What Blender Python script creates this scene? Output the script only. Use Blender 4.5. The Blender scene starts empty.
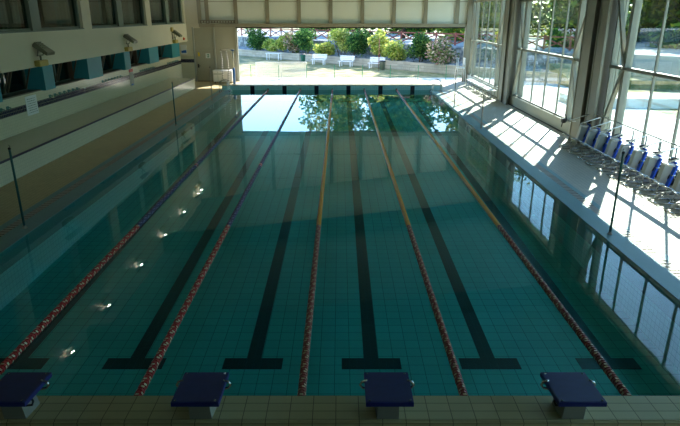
import bpy, math, random
from mathutils import Vector, Matrix
random.seed(7)
PI = math.pi
sc = bpy.context.scene
COL = sc.collection

# ------------------------------------------------------------------ helpers
class MB:
    def __init__(s): s.v = []; s.f = []; s.m = []; s.sm = []
    def face(s, pts, m=0, smooth=False):
        b = len(s.v); s.v += [tuple(p) for p in pts]
        s.f.append(tuple(range(b, b + len(pts)))); s.m.append(m); s.sm.append(smooth)
    def hexa(s, p, m=0):
        b = len(s.v); s.v += [tuple(q) for q in p]
        for f in ((3,2,1,0),(4,5,6,7),(0,1,5,4),(1,2,6,5),(2,3,7,6),(3,0,4,7)):
            s.f.append(tuple(b + i for i in f)); s.m.append(m); s.sm.append(False)
    def box(s, x0, x1, y0, y1, z0, z1, m=0):
        s.hexa([(x0,y0,z0),(x1,y0,z0),(x1,y1,z0),(x0,y1,z0),(x0,y0,z1),(x1,y0,z1),(x1,y1,z1),(x0,y1,z1)], m)
        return s
    def bbox(s, x0, x1, y0, y1, z0, z1, b=0.01, m=0):
        # box with chamfered vertical and top edges
        def ring(i, z): return [(x0+i,y0,z),(x1-i,y0,z),(x1,y0+i,z),(x1,y1-i,z),(x1-i,y1,z),(x0+i,y1,z),(x0,y1-i,z),(x0,y0+i,z)]
        def ring2(o, i, z): return [(x0+i+o,y0+o,z),(x1-i-o,y0+o,z),(x1-o,y0+i+o,z),(x1-o,y1-i-o,z),(x1-i-o,y1-o,z),(x0+i+o,y1-o,z),(x0+o,y1-i-o,z),(x0+o,y0+i+o,z)]
        R = [ring2(b,b,z0), ring(b,z0+b), ring(b,z1-b), ring2(b,b,z1)]
        k = len(s.v)
        for r in R: s.v += r
        for a in range(3):
            for i in range(8):
                j = (i+1) % 8
                s.f.append((k+a*8+i, k+a*8+j, k+a*8+8+j, k+a*8+8+i)); s.m.append(m); s.sm.append(False)
        s.f.append(tuple(k+i for i in range(7,-1,-1))); s.m.append(m); s.sm.append(False)
        s.f.append(tuple(k+24+i for i in range(8))); s.m.append(m); s.sm.append(False)
        return s
    def bar(s, p, q, w, h, m=0, up=(0,0,1)):
        p, q = Vector(p), Vector(q); d = (q-p).normalized(); u = Vector(up)
        if abs(d.dot(u)) > .98: u = Vector((1,0,0))
        a = d.cross(u).normalized()*w/2; c = a.cross(d).normalized()*h/2
        s.hexa([p-a-c, p+a-c, p+a+c, p-a+c, q-a-c, q+a-c, q+a+c, q-a+c], m); return s
    def tube(s, pts, r, n=8, m=0, r2=None, closed=False):
        pts = [Vector(p) for p in pts]; L = len(pts); k = len(s.v); prev = None
        for i, p in enumerate(pts):
            if closed: d = pts[(i+1)%L]-pts[i-1]
            else: d = pts[min(i+1,L-1)]-pts[max(i-1,0)]
            d.normalize()
            if prev is None:
                u = Vector((0,0,1)) if abs(d.z) < .9 else Vector((1,0,0))
                a = d.cross(u).normalized()
            else:
                a = (prev - d*prev.dot(d)).normalized()
            prev = a; c = d.cross(a)
            rr = r if r2 is None else r+(r2-r)*i/(L-1)
            for t in range(n):
                an = 2*PI*t/n; s.v.append(tuple(p+a*math.cos(an)*rr+c*math.sin(an)*rr))
        for i in range(L if closed else L-1):
            i2 = (i+1) % L
            for t in range(n):
                u = (t+1) % n
                s.f.append((k+i*n+t, k+i*n+u, k+i2*n+u, k+i2*n+t)); s.m.append(m); s.sm.append(True)
        if not closed:
            s.f.append(tuple(k+t for t in range(n-1,-1,-1))); s.m.append(m); s.sm.append(False)
            s.f.append(tuple(k+(L-1)*n+t for t in range(n))); s.m.append(m); s.sm.append(False)
        return s
    def lathe(s, org, axis, prof, n=12, mats=None, m=0, smooth=False):
        o = Vector(org); d = Vector(axis).normalized()
        u = Vector((0,0,1)) if abs(d.z) < .9 else Vector((1,0,0))
        a = d.cross(u).normalized(); c = d.cross(a); k = len(s.v)
        for (h, r) in prof:
            for t in range(n):
                an = 2*PI*t/n; s.v.append(tuple(o+d*h+a*math.cos(an)*r+c*math.sin(an)*r))
        for i in range(len(prof)-1):
            for t in range(n):
                u2 = (t+1) % n
                s.f.append((k+i*n+t, k+i*n+u2, k+(i+1)*n+u2, k+(i+1)*n+t)); s.m.append(mats[i] if mats else m); s.sm.append(smooth)
        s.f.append(tuple(k+t for t in range(n-1,-1,-1))); s.m.append(m); s.sm.append(False)
        s.f.append(tuple(k+(len(prof)-1)*n+t for t in range(n))); s.m.append(m); s.sm.append(False)
        return s
    def build(s, name, mats, parent=None, **props):
        me = bpy.data.meshes.new(name); me.from_pydata(s.v, [], s.f)
        if not isinstance(mats, (list, tuple)): mats = [mats]
        for mt in mats: me.materials.append(mt)
        me.polygons.foreach_set('material_index', s.m); me.polygons.foreach_set('use_smooth', s.sm)
        me.update()
        o = bpy.data.objects.new(name, me); COL.objects.link(o)
        if parent: o.parent = parent
        for k, v in props.items(): o[k] = v
        return o

def tag(o, label=None, cat=None, group=None, kind=None):
    if label: o['label'] = label
    if cat: o['category'] = cat
    if group: o['group'] = group
    if kind: o['kind'] = kind
    return o
def empty(name, loc=(0,0,0), rz=0, label=None, cat=None, group=None, kind=None):
    o = bpy.data.objects.new(name, None); COL.objects.link(o); o.location = loc; o.rotation_euler = (0,0,rz)
    o.empty_display_size = .1
    return tag(o, label, cat, group, kind)
def copy_tree(o, parent=None):
    c = o.copy(); COL.objects.link(c); c.parent = parent
    for ch in list(o.children): copy_tree(ch, c)
    return c
def arc(c, r, a0, a1, n, plane='xz'):
    out = []
    for i in range(n+1):
        a = math.radians(a0+(a1-a0)*i/n); u, w = r*math.cos(a), r*math.sin(a)
        out.append((c[0]+u, c[1], c[2]+w) if plane == 'xz' else ((c[0]+u, c[1]+w, c[2]) if plane == 'xy' else (c[0], c[1]+u, c[2]+w)))
    return out

# ------------------------------------------------------------------ materials
def newmat(name):
    m = bpy.data.materials.new(name); m.use_nodes = True
    nt = m.node_tree; nt.nodes.clear()
    out = nt.nodes.new('ShaderNodeOutputMaterial'); return m, nt, out
def N(nt, t, **kw):
    n = nt.nodes.new(t)
    for k, v in kw.items():
        if k.startswith('i_'):
            n.inputs[k[2:].replace('_', ' ')].default_value = v
        else: setattr(n, k, v)
    return n
def math_(nt, op, a, b=None):
    n = nt.nodes.new('ShaderNodeMath'); n.operation = op
    for i, x in enumerate((a, b)):
        if x is None: continue
        if isinstance(x, (int, float)): n.inputs[i].default_value = x
        else: nt.links.new(x, n.inputs[i])
    return n.outputs[0]
def mixc(nt, f, a, b):
    n = nt.nodes.new('ShaderNodeMix'); n.data_type = 'RGBA'
    if isinstance(f, (int, float)): n.inputs[0].default_value = f
    else: nt.links.new(f, n.inputs[0])
    for i, x in ((6, a), (7, b)):
        if isinstance(x, tuple): n.inputs[i].default_value = (*x[:3], 1)
        else: nt.links.new(x, n.inputs[i])
    return n.outputs[2]
def srgb(r, g, b):
    f = lambda c: (c/255/12.92) if c/255 <= .04045 else ((c/255+.055)/1.055)**2.4
    return (f(r), f(g), f(b))
def plain(name, col, rough=.6, metal=0, noise=.12, scale=6, spec=.5, bump=0):
    m, nt, out = newmat(name); p = N(nt, 'ShaderNodeBsdfPrincipled')
    p.inputs['Roughness'].default_value = rough; p.inputs['Metallic'].default_value = metal
    p.inputs['Specular IOR Level'].default_value = spec
    tc = N(nt, 'ShaderNodeTexCoord'); nz = N(nt, 'ShaderNodeTexNoise'); nz.inputs['Scale'].default_value = scale; nz.inputs['Detail'].default_value = 4
    nt.links.new(tc.outputs['Object'], nz.inputs['Vector'])
    d = tuple(c*(1-noise) for c in col); l = tuple(min(1, c*(1+noise)) for c in col)
    nt.links.new(mixc(nt, nz.outputs[0], d, l), p.inputs['Base Color'])
    if bump:
        b = N(nt, 'ShaderNodeBump'); b.inputs['Strength'].default_value = bump; nt.links.new(nz.outputs[0], b.inputs['Height']); nt.links.new(b.outputs[0], p.inputs['Normal'])
    nt.links.new(p.outputs[0], out.inputs[0]); return m
def tiles(name, col, grout, t=(.2,.2,.2), gw=.012, rough=.35, noise=.1, band=None, bandcol=None, off=(0,0,0), spec=.5, var=.08):
    m, nt, out = newmat(name); p = N(nt, 'ShaderNodeBsdfPrincipled')
    p.inputs['Roughness'].default_value = rough; p.inputs['Specular IOR Level'].default_value = spec
    g = N(nt, 'ShaderNodeNewGeometry'); sp = N(nt, 'ShaderNodeSeparateXYZ'); nt.links.new(g.outputs['Position'], sp.inputs[0])
    sn = N(nt, 'ShaderNodeSeparateXYZ'); nt.links.new(g.outputs['True Normal'], sn.inputs[0])
    tot = None; cells = []
    for i in range(3):
        q = math_(nt, 'DIVIDE', math_(nt, 'ADD', sp.outputs[i], off[i]+500*t[i]), t[i])
        fr = math_(nt, 'FRACT', q); cells.append(math_(nt, 'FLOOR', q))
        ln = math_(nt, 'LESS_THAN', fr, gw/t[i])
        ln = math_(nt, 'MULTIPLY', ln, math_(nt, 'LESS_THAN', math_(nt, 'ABSOLUTE', sn.outputs[i]), .5))
        tot = ln if tot is None else math_(nt, 'MAXIMUM', tot, ln)
    nz = N(nt, 'ShaderNodeTexNoise'); nz.inputs['Scale'].default_value = .7; nz.inputs['Detail'].default_value = 5
    nt.links.new(g.outputs['Position'], nz.inputs['Vector'])
    cb = N(nt, 'ShaderNodeCombineXYZ')
    for i in range(3): nt.links.new(cells[i], cb.inputs[i])
    wn = N(nt, 'ShaderNodeTexWhiteNoise'); nt.links.new(cb.outputs[0], wn.inputs['Vector'])
    base = mixc(nt, nz.outputs[0], tuple(c*(1-noise) for c in col), tuple(min(1,c*(1+noise)) for c in col))
    base = mixc(nt, math_(nt, 'MULTIPLY', wn.outputs['Value'], var), base, tuple(c*.3 for c in col))
    if band:
        z = sp.outputs[2]
        bm = math_(nt, 'MULTIPLY', math_(nt, 'GREATER_THAN', z, band[0]), math_(nt, 'LESS_THAN', z, band[1]))
        base = mixc(nt, bm, base, bandcol)
    nt.links.new(mixc(nt, tot, base, grout), p.inputs['Base Color'])
    nt.links.new(p.outputs[0], out.inputs[0]); return m
def foliage(name, cols):
    m, nt, out = newmat(name)
    g = N(nt, 'ShaderNodeNewGeometry'); r = N(nt, 'ShaderNodeValToRGB')
    r.color_ramp.interpolation = 'CONSTANT'
    el = r.color_ramp.elements
    for i, c in enumerate(cols):
        e = el[i] if i < 2 else el.new(i/len(cols))
        e.position = i/len(cols); e.color = (*c, 1)
    nt.links.new(g.outputs['Random Per Island'], r.inputs[0])
    d = N(nt, 'ShaderNodeBsdfDiffuse'); t = N(nt, 'ShaderNodeBsdfTranslucent'); mx = N(nt, 'ShaderNodeMixShader'); mx.inputs[0].default_value = .42
    nt.links.new(r.outputs[0], d.inputs[0]); nt.links.new(r.outputs[0], t.inputs[0])
    nt.links.new(d.outputs[0], mx.inputs[1]); nt.links.new(t.outputs[0], mx.inputs[2]); nt.links.new(mx.outputs[0], out.inputs[0]); return m
def clear(name, tint, ior, rough=0.0, bump=0, bscale=3, body=None):
    m, nt, out = newmat(name)
    t = N(nt, 'ShaderNodeBsdfTransparent'); t.inputs[0].default_value = (*tint, 1)
    g = N(nt, 'ShaderNodeBsdfGlossy'); g.inputs['Roughness'].default_value = rough
    f = N(nt, 'ShaderNodeFresnel'); gb_ = N(nt, 'ShaderNodeNewGeometry')
    nt.links.new(math_(nt, 'ADD', math_(nt, 'MULTIPLY', gb_.outputs['Backfacing'], 1/ior-ior), ior), f.inputs['IOR'])
    if bump:
        tc = N(nt, 'ShaderNodeNewGeometry'); nz = N(nt, 'ShaderNodeTexNoise'); nz.inputs['Scale'].default_value = bscale; nz.inputs['Detail'].default_value = 2
        nt.links.new(tc.outputs['Position'], nz.inputs['Vector'])
        b = N(nt, 'ShaderNodeBump'); b.inputs['Strength'].default_value = 1; b.inputs['Distance'].default_value = bump
        nt.links.new(nz.outputs[0], b.inputs['Height']); nt.links.new(b.outputs[0], g.inputs['Normal']); nt.links.new(b.outputs[0], f.inputs['Normal'])
    mx = N(nt, 'ShaderNodeMixShader'); nt.links.new(f.outputs[0], mx.inputs[0]); nt.links.new(t.outputs[0], mx.inputs[1]); nt.links.new(g.outputs[0], mx.inputs[2])
    if body:
        df = N(nt, 'ShaderNodeBsdfDiffuse'); df.inputs[0].default_value = (*body[1], 1)
        m2 = N(nt, 'ShaderNodeMixShader'); m2.inputs[0].default_value = body[0]
        nt.links.new(t.outputs[0], m2.inputs[1]); nt.links.new(df.outputs[0], m2.inputs[2]); nt.links.new(m2.outputs[0], mx.inputs[1])
    nt.links.new(mx.outputs[0], out.inputs[0]); return m
def emit(name, col, st):
    m, nt, out = newmat(name); e = N(nt, 'ShaderNodeEmission'); e.inputs[0].default_value = (*col,1); e.inputs[1].default_value = st
    nt.links.new(e.outputs[0], out.inputs[0]); return m

NAVY = srgb(30,30,62)
M = dict(
 deck = tiles('deck_tile', srgb(205,186,138), srgb(150,135,100), (.12,.12,.12), .008, .55, .12, var=.12),
 platform = tiles('platform_tile', srgb(205,192,142), srgb(112,100,72), (.255,.135,.135), .008, .55, .12, var=.12, off=(.05,.03,0)),
 copeing = tiles('coping_tile', srgb(128,162,160), srgb(120,158,160), (.24,.24,.24), .006, .5, .08, var=.05),
 pool = tiles('pool_tile', srgb(108,218,210), srgb(48,140,138), (.25,.25,.125), .012, .35, .08, var=.12, off=(.095,.05,0)),
 poolwall = tiles('pool_wall_tile', srgb(190,240,238), srgb(130,200,198), (.12,.12,.12), .01, .3, .06, var=.06),
 lane = tiles('lane_mark_tile', srgb(14,18,40), srgb(30,50,72), (.125,.25,.25), .008, .35, .08, off=(.095,.05,0), var=.1),
 walltile = tiles('wall_tile', srgb(216,212,186), srgb(188,184,160), (.1,.1,.1), .006, .17, .04, band=(1.29,1.53), bandcol=NAVY, var=.05, spec=.13),
 benchtile = tiles('bench_tile', srgb(216,212,186), srgb(188,184,160), (.1,.1,.1), .006, .25, .04, var=.05, spec=.3),
 edgestrip = plain('dark_edge_tile', srgb(58,48,70), .4),
 deckr = tiles('grey_deck_tile', srgb(200,190,168), srgb(150,142,126), (.12,.12,.12), .01, .5, .08, var=.1),
 cream = plain('cream_plaster', srgb(218,212,190), .7, noise=.04, scale=1.2),
 teal = plain('teal_paint', srgb(60,148,164), .5, noise=.05, spec=.3),
 steelgrey = plain('grey_sheet_metal', srgb(168,166,148), .5, noise=.05, scale=2),
 taupe = plain('taupe_painted_steel', srgb(150,146,130), .45, noise=.08, scale=3),
 taupedark = plain('dark_taupe_steel', srgb(96,90,76), .5, noise=.08, scale=3),
 darkgap = plain('near_black_matt', srgb(34,34,34), .6),
 panel = plain('off_white_roof_panel', srgb(240,244,238), .6, noise=.04, scale=.8),
 ceil = plain('pale_green_ceiling', srgb(120,140,132), .7, noise=.08, scale=.5),
 kerb = plain('kerb_concrete', srgb(205,206,196), .6, noise=.05, scale=2),
 chrome = plain('polished_steel', srgb(205,208,208), .18, metal=1, noise=.03),
 navy = plain('navy_block_top', srgb(28,44,104), .5, noise=.25, scale=14, bump=.05),
 navyedge = plain('navy_block_edge', srgb(28,40,120), .45, noise=.1),
 grp = plain('grey_fibreglass', srgb(150,152,140), .5, noise=.08),
 black = plain('black_plastic', srgb(28,28,30), .45),
 blue = plain('blue_plastic', srgb(24,88,215), .4, noise=.1),
 lgrey = plain('light_grey_plastic', srgb(172,176,168), .4, noise=.04),
 white = plain('white_paint', srgb(240,240,238), .45, noise=.03),
 yellow = plain('yellow_float', srgb(236,158,8), .4, noise=.05),
 red = plain('red_float', srgb(190,40,32), .4, noise=.1),
 redbrown = plain('brown_red_float', srgb(158,62,48), .4, noise=.1),
 tan = plain('tan_float', srgb(206,168,128), .4, noise=.05),
 cream2 = plain('cream_float', srgb(220,200,165), .4, noise=.05),
 bluef = plain('blue_float', srgb(34,44,98), .4, noise=.1),
 paleblue = plain('pale_blue_float', srgb(130,140,175), .4, noise=.05),
 cable = plain('steel_cable', srgb(90,90,90), .4, metal=1),
 beige = plain('beige_box', srgb(190,168,92), .55, noise=.12, scale=20),
 lampgrey = plain('lamp_housing', srgb(112,118,96), .5, noise=.2, scale=15),
 lens = plain('lamp_lens', srgb(150,156,140), .15, noise=.05),
 litlens = emit('lit_lamp', (1,.95,.85), 60),
 postgreen = plain('post_green', srgb(40,92,88), .45, noise=.08),
 grate = plain('grate_slat', srgb(182,170,154), .5, noise=.2, scale=8),
 gutter = plain('gutter_channel', srgb(70,74,76), .8),
 bark = plain('bark', srgb(84,66,50), .9, noise=.3, scale=10, bump=.4),
 stone = tiles('low_stone_wall', srgb(186,174,158), srgb(130,120,110), (.5,.5,.22), .02, .85, .2, var=.3),
 brownwood = plain('red_brown_timber', srgb(128,66,58), .7, noise=.15, scale=8),
 benchw = plain('white_bench_slats', srgb(236,234,236), .5, noise=.03),
 binblue = plain('teal_bin_plastic', srgb(30,96,88), .5),
 bingrey = plain('grey_bin_metal', srgb(98,104,94), .6),
 curtain = plain('teal_curtain', srgb(86,118,116), .9, noise=.2, scale=9),
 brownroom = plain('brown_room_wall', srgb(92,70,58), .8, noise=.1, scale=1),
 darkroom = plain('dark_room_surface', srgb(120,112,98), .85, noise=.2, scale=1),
 frameg = plain('grey_green_window_frame', srgb(112,128,120), .5, noise=.06),
 paper = plain('printed_paper', srgb(196,204,196), .6, noise=.25, scale=26),
 paperw = plain('white_sign', srgb(228,232,232), .5, noise=.03),
 grey2 = plain('grey_sign', srgb(160,160,150), .5, noise=.15, scale=20),
 signgreen = plain('exit_green', srgb(30,130,90), .5, noise=.03),
 signyellow = plain('sign_yellow', srgb(230,200,30), .5, noise=.03),
 signblue = plain('sign_blue', srgb(40,110,200), .5, noise=.03),
 signred = plain('sign_red', srgb(205,60,50), .5, noise=.03),
 orange = plain('alarm_orange', srgb(190,80,30), .4, noise=.03),
 hook = plain('teal_wall_hook', srgb(60,120,115), .4, noise=.05),
 polegreen = plain('pole_blue', srgb(20,90,160), .4, noise=.05),
 concrete = plain('sunlit_concrete', srgb(205,202,192), .9, noise=.06, scale=1),
 terrace = plain('upper_road', srgb(150,156,154), .9, noise=.06, scale=.5),
)
M['water'] = clear('pool_water', (.44,.82,.79), 1.333, .0, .0025, .55, body=(.07, (.03,.36,.34)))
M['glass'] = clear('window_glass', (.90,.96,.92), 1.45)
M['darkglass'] = clear('dim_window_glass', (.42,.60,.58), 1.5)
M['tree'] = foliage('tree_leaves', [srgb(50,82,38), srgb(70,104,44), srgb(96,130,54), srgb(38,70,44), srgb(150,160,60), srgb(60,96,60)])
M['treey'] = foliage('yellowing_leaves', [srgb(96,130,54), srgb(176,170,62), srgb(130,146,66), srgb(190,186,90), srgb(70,104,44)])
M['bushg'] = foliage('bush_green_leaves', [srgb(84,124,60), srgb(56,96,54), srgb(120,152,80), srgb(40,80,50)])
M['bushy'] = foliage('bush_yellow_leaves', [srgb(196,200,96), srgb(160,176,84), srgb(214,212,130), srgb(110,144,74)])
M['bushp'] = foliage('bush_pink_leaves', [srgb(150,150,96), srgb(190,150,140), srgb(110,130,74), srgb(216,196,176), srgb(90,112,66)])
# dry lawn
m, nt, out = newmat('dry_grass'); p = N(nt, 'ShaderNodeBsdfPrincipled'); p.inputs['Roughness'].default_value = .95
g = N(nt, 'ShaderNodeNewGeometry'); nz = N(nt, 'ShaderNodeTexNoise'); nz.inputs['Scale'].default_value = .9; nz.inputs['Detail'].default_value = 9; nz.inputs['Roughness'].default_value = .7
nt.links.new(g.outputs['Position'], nz.inputs['Vector'])
rp = N(nt, 'ShaderNodeValToRGB'); nt.links.new(nz.outputs[0], rp.inputs[0]); e = rp.color_ramp.elements
e[0].position = .42; e[0].color = (*srgb(92,100,54),1); e[1].position = .62; e[1].color = (*srgb(172,154,112),1)
nt.links.new(rp.outputs[0], p.inputs['Base Color']); nt.links.new(p.outputs[0], out.inputs[0]); M['lawn'] = m
# rock wall
m, nt, out = newmat('rock_bank'); p = N(nt, 'ShaderNodeBsdfPrincipled'); p.inputs['Roughness'].default_value = .9
g = N(nt, 'ShaderNodeNewGeometry'); vo = N(nt, 'ShaderNodeTexVoronoi'); vo.inputs['Scale'].default_value = 3.2
nt.links.new(g.outputs['Position'], vo.inputs['Vector'])
rp = N(nt, 'ShaderNodeValToRGB'); nt.links.new(vo.outputs['Distance'], rp.inputs[0]); e = rp.color_ramp.elements
e[0].position = .1; e[0].color = (*srgb(168,172,170),1); e[1].position = .75; e[1].color = (*srgb(92,100,104),1)
nt.links.new(rp.outputs[0], p.inputs['Base Color'])
b = N(nt, 'ShaderNodeBump'); b.inputs['Strength'].default_value = .6; b.inputs['Distance'].default_value = .1; nt.links.new(vo.outputs['Distance'], b.inputs['Height']); nt.links.new(b.outputs[0], p.inputs['Normal'])
nt.links.new(p.outputs[0], out.inputs[0]); M['rock'] = m

# ------------------------------------------------------------------ dimensions
PX0, PX1 = -6.73, 5.60            # pool water edges
PY0, PY1 = 5.51, 36.2
XW = 9.1                          # glass line on the right
XU, XL = -10.35, -10.9            # upper and lower faces of the left wall
YE = 41.3                         # far wall
YB = -2.0                         # wall behind the camera
BANDS = dict(cope=.48, grate=.22, strip=.17)

def S(mb, name, mats, **k): return tag(mb.build(name, mats), kind='structure', **k)

# ---- floor
fl = MB()
LX = PX0 - .87; RX = PX1 + .83
fl.box(-11.9, LX, YB, YE, -.25, 0); fl.box(RX, 8.62, YB, YE, -.25, 0, 1)
fl.box(LX, RX, YB, PY0-.42, -.25, 0); fl.box(LX, RX, PY1+.6, YE, -.25, 0)
fl.box(8.62, 8.95, YB, YE, -.25, .0, 1)
S(fl, 'floor', [M['deck'], M['deckr']])
# ---- copings and gutters on the long sides
for side in (-1, 1):
    a = PX0 if side < 0 else PX1
    w1, w2, w3 = a+side*.47, a+side*.69, a+side*(.87 if side < 0 else .83)
    e = MB(); x = sorted((a, w1)); e.box(x[0], x[1], PY0-.42, PY1+.6, -.4, .012)
    x = sorted((w2, w3)); e.box(x[0], x[1], PY0-.42, PY1+.6, -.25, .004)
    nm = S(e, 'trim_1' if side < 0 else 'trim_2', M['copeing'])
    x = sorted((w1, w2)); e = MB(); e.box(x[0], x[1], PY0-.42, PY1+.6, -.25, -.08)
    e.build('gutter_channel', M['gutter'], nm)
    e = MB(); y = PY0-.40
    while y < PY1+.55:
        e.box(x[0]+.004, x[1]-.004, y, y+.085, -.05, .006); y += .14
    e.build('gutter_grate', M['grate'], nm)
# ---- pool basin (floor rises towards the far end)
ZF0, ZF1 = -1.18, -.50
def zf(y): return ZF0+(ZF1-ZF0)*(y-PY0)/(PY1-PY0)
bs = MB()
bs.hexa([(PX0,PY0,ZF0-.2),(PX1,PY0,ZF0-.2),(PX1,PY1,ZF1-.2),(PX0,PY1,ZF1-.2),(PX0,PY0,ZF0),(PX1,PY0,ZF0),(PX1,PY1,ZF1),(PX0,PY1,ZF1)], 0)
bs.box(PX0-.2, PX0-.001, PY0-.2, PY1+.2, -1.5, -.012, 1); bs.box(PX1+.001, PX1+.2, PY0-.2, PY1+.2, -1.5, -.012, 1)
basin = S(bs, 'pool_basin', [M['pool'], M['poolwall']])
LANES = [-5.49, -3.48, -1.475, .53, 2.535, 4.54]
for i, lx in enumerate(LANES):
    e = MB()
    def strip(x0, x1, y0, y1):
        e.hexa([(x0,y0,zf(y0)-.01),(x1,y0,zf(y0)-.01),(x1,y1,zf(y1)-.01),(x0,y1,zf(y1)-.01),(x0,y0,zf(y0)+.004),(x1,y0,zf(y0)+.004),(x1,y1,zf(y1)+.004),(x0,y1,zf(y1)+.004)])
    strip(lx-.125, lx+.125, 8.4, 34.9); strip(lx-.5, lx+.5, 8.09, 8.4); strip(lx-.5, lx+.5, 34.9, 35.15)
    e.build('lane_marking', M['lane'], basin)
# ---- raised platforms at both ends
e = MB(); e.box(LX+.2, RX, 5.09, PY0, -1.5, .3); e.box(LX+.2, RX, 5.06, 5.09, -.2, .285)
pf = S(e, 'pool_end_platform', M['platform'])
e = MB(); e.box(PX0, PX1, PY0+.001, PY0+.02, -1.4, .27); e.build('tiled_face', M['poolwall'], pf)
e = MB(); e.box(LX+.2, RX, PY1, PY1+.6, -1.4, .3, 0); e.box(LX+.2, RX, PY1-.02, PY1-.001, -1.3, .27, 1)
pf2 = S(e, 'pool_end_platform', [M['platform'], M['poolwall']])
for lx in LANES:
    e = MB(); e.box(lx-.13, lx+.13, PY1-.03, PY1-.02, -.6, .27); e.build('target_mark', M['lane'], pf2)
# ---- water
e = MB(); e.face([(PX0,PY0+.02,0),(PX1,PY0+.02,0),(PX1,PY1-.02,0),(PX0,PY1-.02,0)])
tag(e.build('pool_water', M['water']), 'clear still teal water filling the six lane swimming pool', 'water', kind='structure')

# ------------------------------------------------------------------ left wall
e = MB()
e.box(-11.45, XL, YB, 40.2, 0, 1.86, 0)                    # glossy tiled dado with navy band
wl = S(e, 'wall_left', M['walltile'])
e = MB()
e.box(-11.6, XU, YB, 40.2, 2.78, 3.95)
e.box(-11.2, XU, YB, 40.2, 5.6, 9.0)
WIN = [(1.0,8.2),(9.05,16.2),(17.0,24.1),(24.95,32.1),(32.9,39.8)]
ys = [YB]+[v for w in WIN for v in w]+[40.2]
for k in range(0, len(ys), 2): e.box(-11.2, XU, ys[k], ys[k+1], 3.95, 5.6)
e.box(-11.6, XL-.1, 39.35, 40.2, 1.86, 2.78)
e.build('upper_wall', M['cream'], wl)
# dim rooms behind the wall
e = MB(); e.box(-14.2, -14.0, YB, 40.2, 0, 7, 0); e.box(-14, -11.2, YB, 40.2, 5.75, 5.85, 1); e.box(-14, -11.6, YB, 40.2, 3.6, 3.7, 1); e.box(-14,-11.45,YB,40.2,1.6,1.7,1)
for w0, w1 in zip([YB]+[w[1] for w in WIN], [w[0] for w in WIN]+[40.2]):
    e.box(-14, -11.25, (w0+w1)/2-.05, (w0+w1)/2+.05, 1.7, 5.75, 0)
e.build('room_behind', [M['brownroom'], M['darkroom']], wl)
# tiled tier along the wall
e = MB(); e.box(XL, -9.3, YB, 37.1, 0, .65); tt = S(e, 'tiled_tier', M['benchtile'])
e = MB(); e.box(-9.34, -9.29, YB, 37.11, .60, .655); e.build('edge_strip', M['edgestrip'], tt)
# alcove beyond the end of the left wall
e = MB(); e.box(-12.0, -11.9, 40.2, YE, 0, 9, 0); S(e, 'wall_alcove', M['cream'])
# teal piers of the lower window strip
PIER = [(4.3,5.0),(8.4,9.9),(12.8,13.55),(16.6,18.2),(21.0,21.75),(24.8,26.3),(29.15,29.95),(33.0,34.7),(37.55,39.35)]
for i, (a, b) in enumerate(PIER):
    e = MB(); e.box(-11.45, -10.7, a, b, 1.86, 2.78); S(e, 'trim_%d' % (i+3), M['teal'])
# lower strip windows
n = 1
edges = [YB]+[v for q in PIER for v in q]
for k in range(0, len(edges)-1, 2):
    a, b = edges[k], edges[k+1]
    e = MB(); e.box(-11.44, -11.40, a+.05, b-.05, 1.88, 2.76); w = S(e, 'window_%d' % n, M['darkglass']); n += 1
    f = MB()
    f.box(-11.46, -11.36, a, b, 1.86, 1.92); f.box(-11.46, -11.36, a, b, 2.72, 2.78)
    c = (a+b)/2
    for y in (a, b-.06, c-.04): f.box(-11.46, -11.36, y, y+.07, 1.9, 2.74)
    f.build('window_frame', M['frameg'], w)
    for (q0, q1) in ((a+.1, c-.1), (c+.1, b-.1)):           # tilted-in sash
        s = MB(); s.bar((-11.36, q0, 1.95), (-11.1, q0, 2.68), .04, .05); s.bar((-11.36, q1, 1.95), (-11.1, q1, 2.68), .04, .05)
        s.bar((-11.1, q0, 2.68), (-11.1, q1, 2.68), .05, .05); s.bar((-11.36, q0, 2.68), (-11.1, q0, 2.6), .02, .02)
        s.build('tilted_sash', M['taupedark'], w)
    s = MB(); s.box(-11.36, XL+.015, a, b, 1.86, 1.90); s.build('window_sill', M['taupedark'], w)
# upper windows
for i, (a, b) in enumerate(WIN):
    w = empty('window_%d' % n, (0,0,0), kind='structure'); n += 1
    c = (a+b)/2+.0
    f = MB(); f.box(-10.62, -10.5, a, b, 3.95, 4.03); f.box(-10.62, -10.5, a, b, 5.5, 5.6)
    for y0, y1 in ((a, a+.1), (b-.1, b), (c-.3, c+.3)): f.box(-10.64, -10.46 if y1-y0 < .3 else -10.42, y0, y1, 3.95, 5.6)
    f.build('window_frame', M['frameg'], w)
    for (q0, q1) in ((a+.1, c-.3), (c+.3, b-.1)):
        g = MB(); g.box(-10.57, -10.55, q0, q1, 4.03, 5.5); g.build('window_pane', M['darkglass'], w)
        # pleated curtain bunched at one side
        cu = MB(); y = q1-1.15; k = 0; top, bot = [], []
        pts = []
        while y <= q1+.001: pts.append((-10.8+.06*math.sin(k*1.7), y)); y += .055; k += 1
        for (x0,y0),(x1,y1) in zip(pts, pts[1:]):
            cu.hexa([(x0,y0,4.0),(x1,y1,4.0),(x1-.01,y1,4.0),(x0-.01,y0,4.0),(x0,y0,5.6),(x1,y1,5.6),(x1-.01,y1,5.6),(x0-.01,y0,5.6)])
        cu.build('curtain', M['curtain'], w)
    s = MB(); s.box(-10.62, XU+.03, a, b, 3.92, 3.955); s.build('window_sill', M['frameg'], w)

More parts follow.
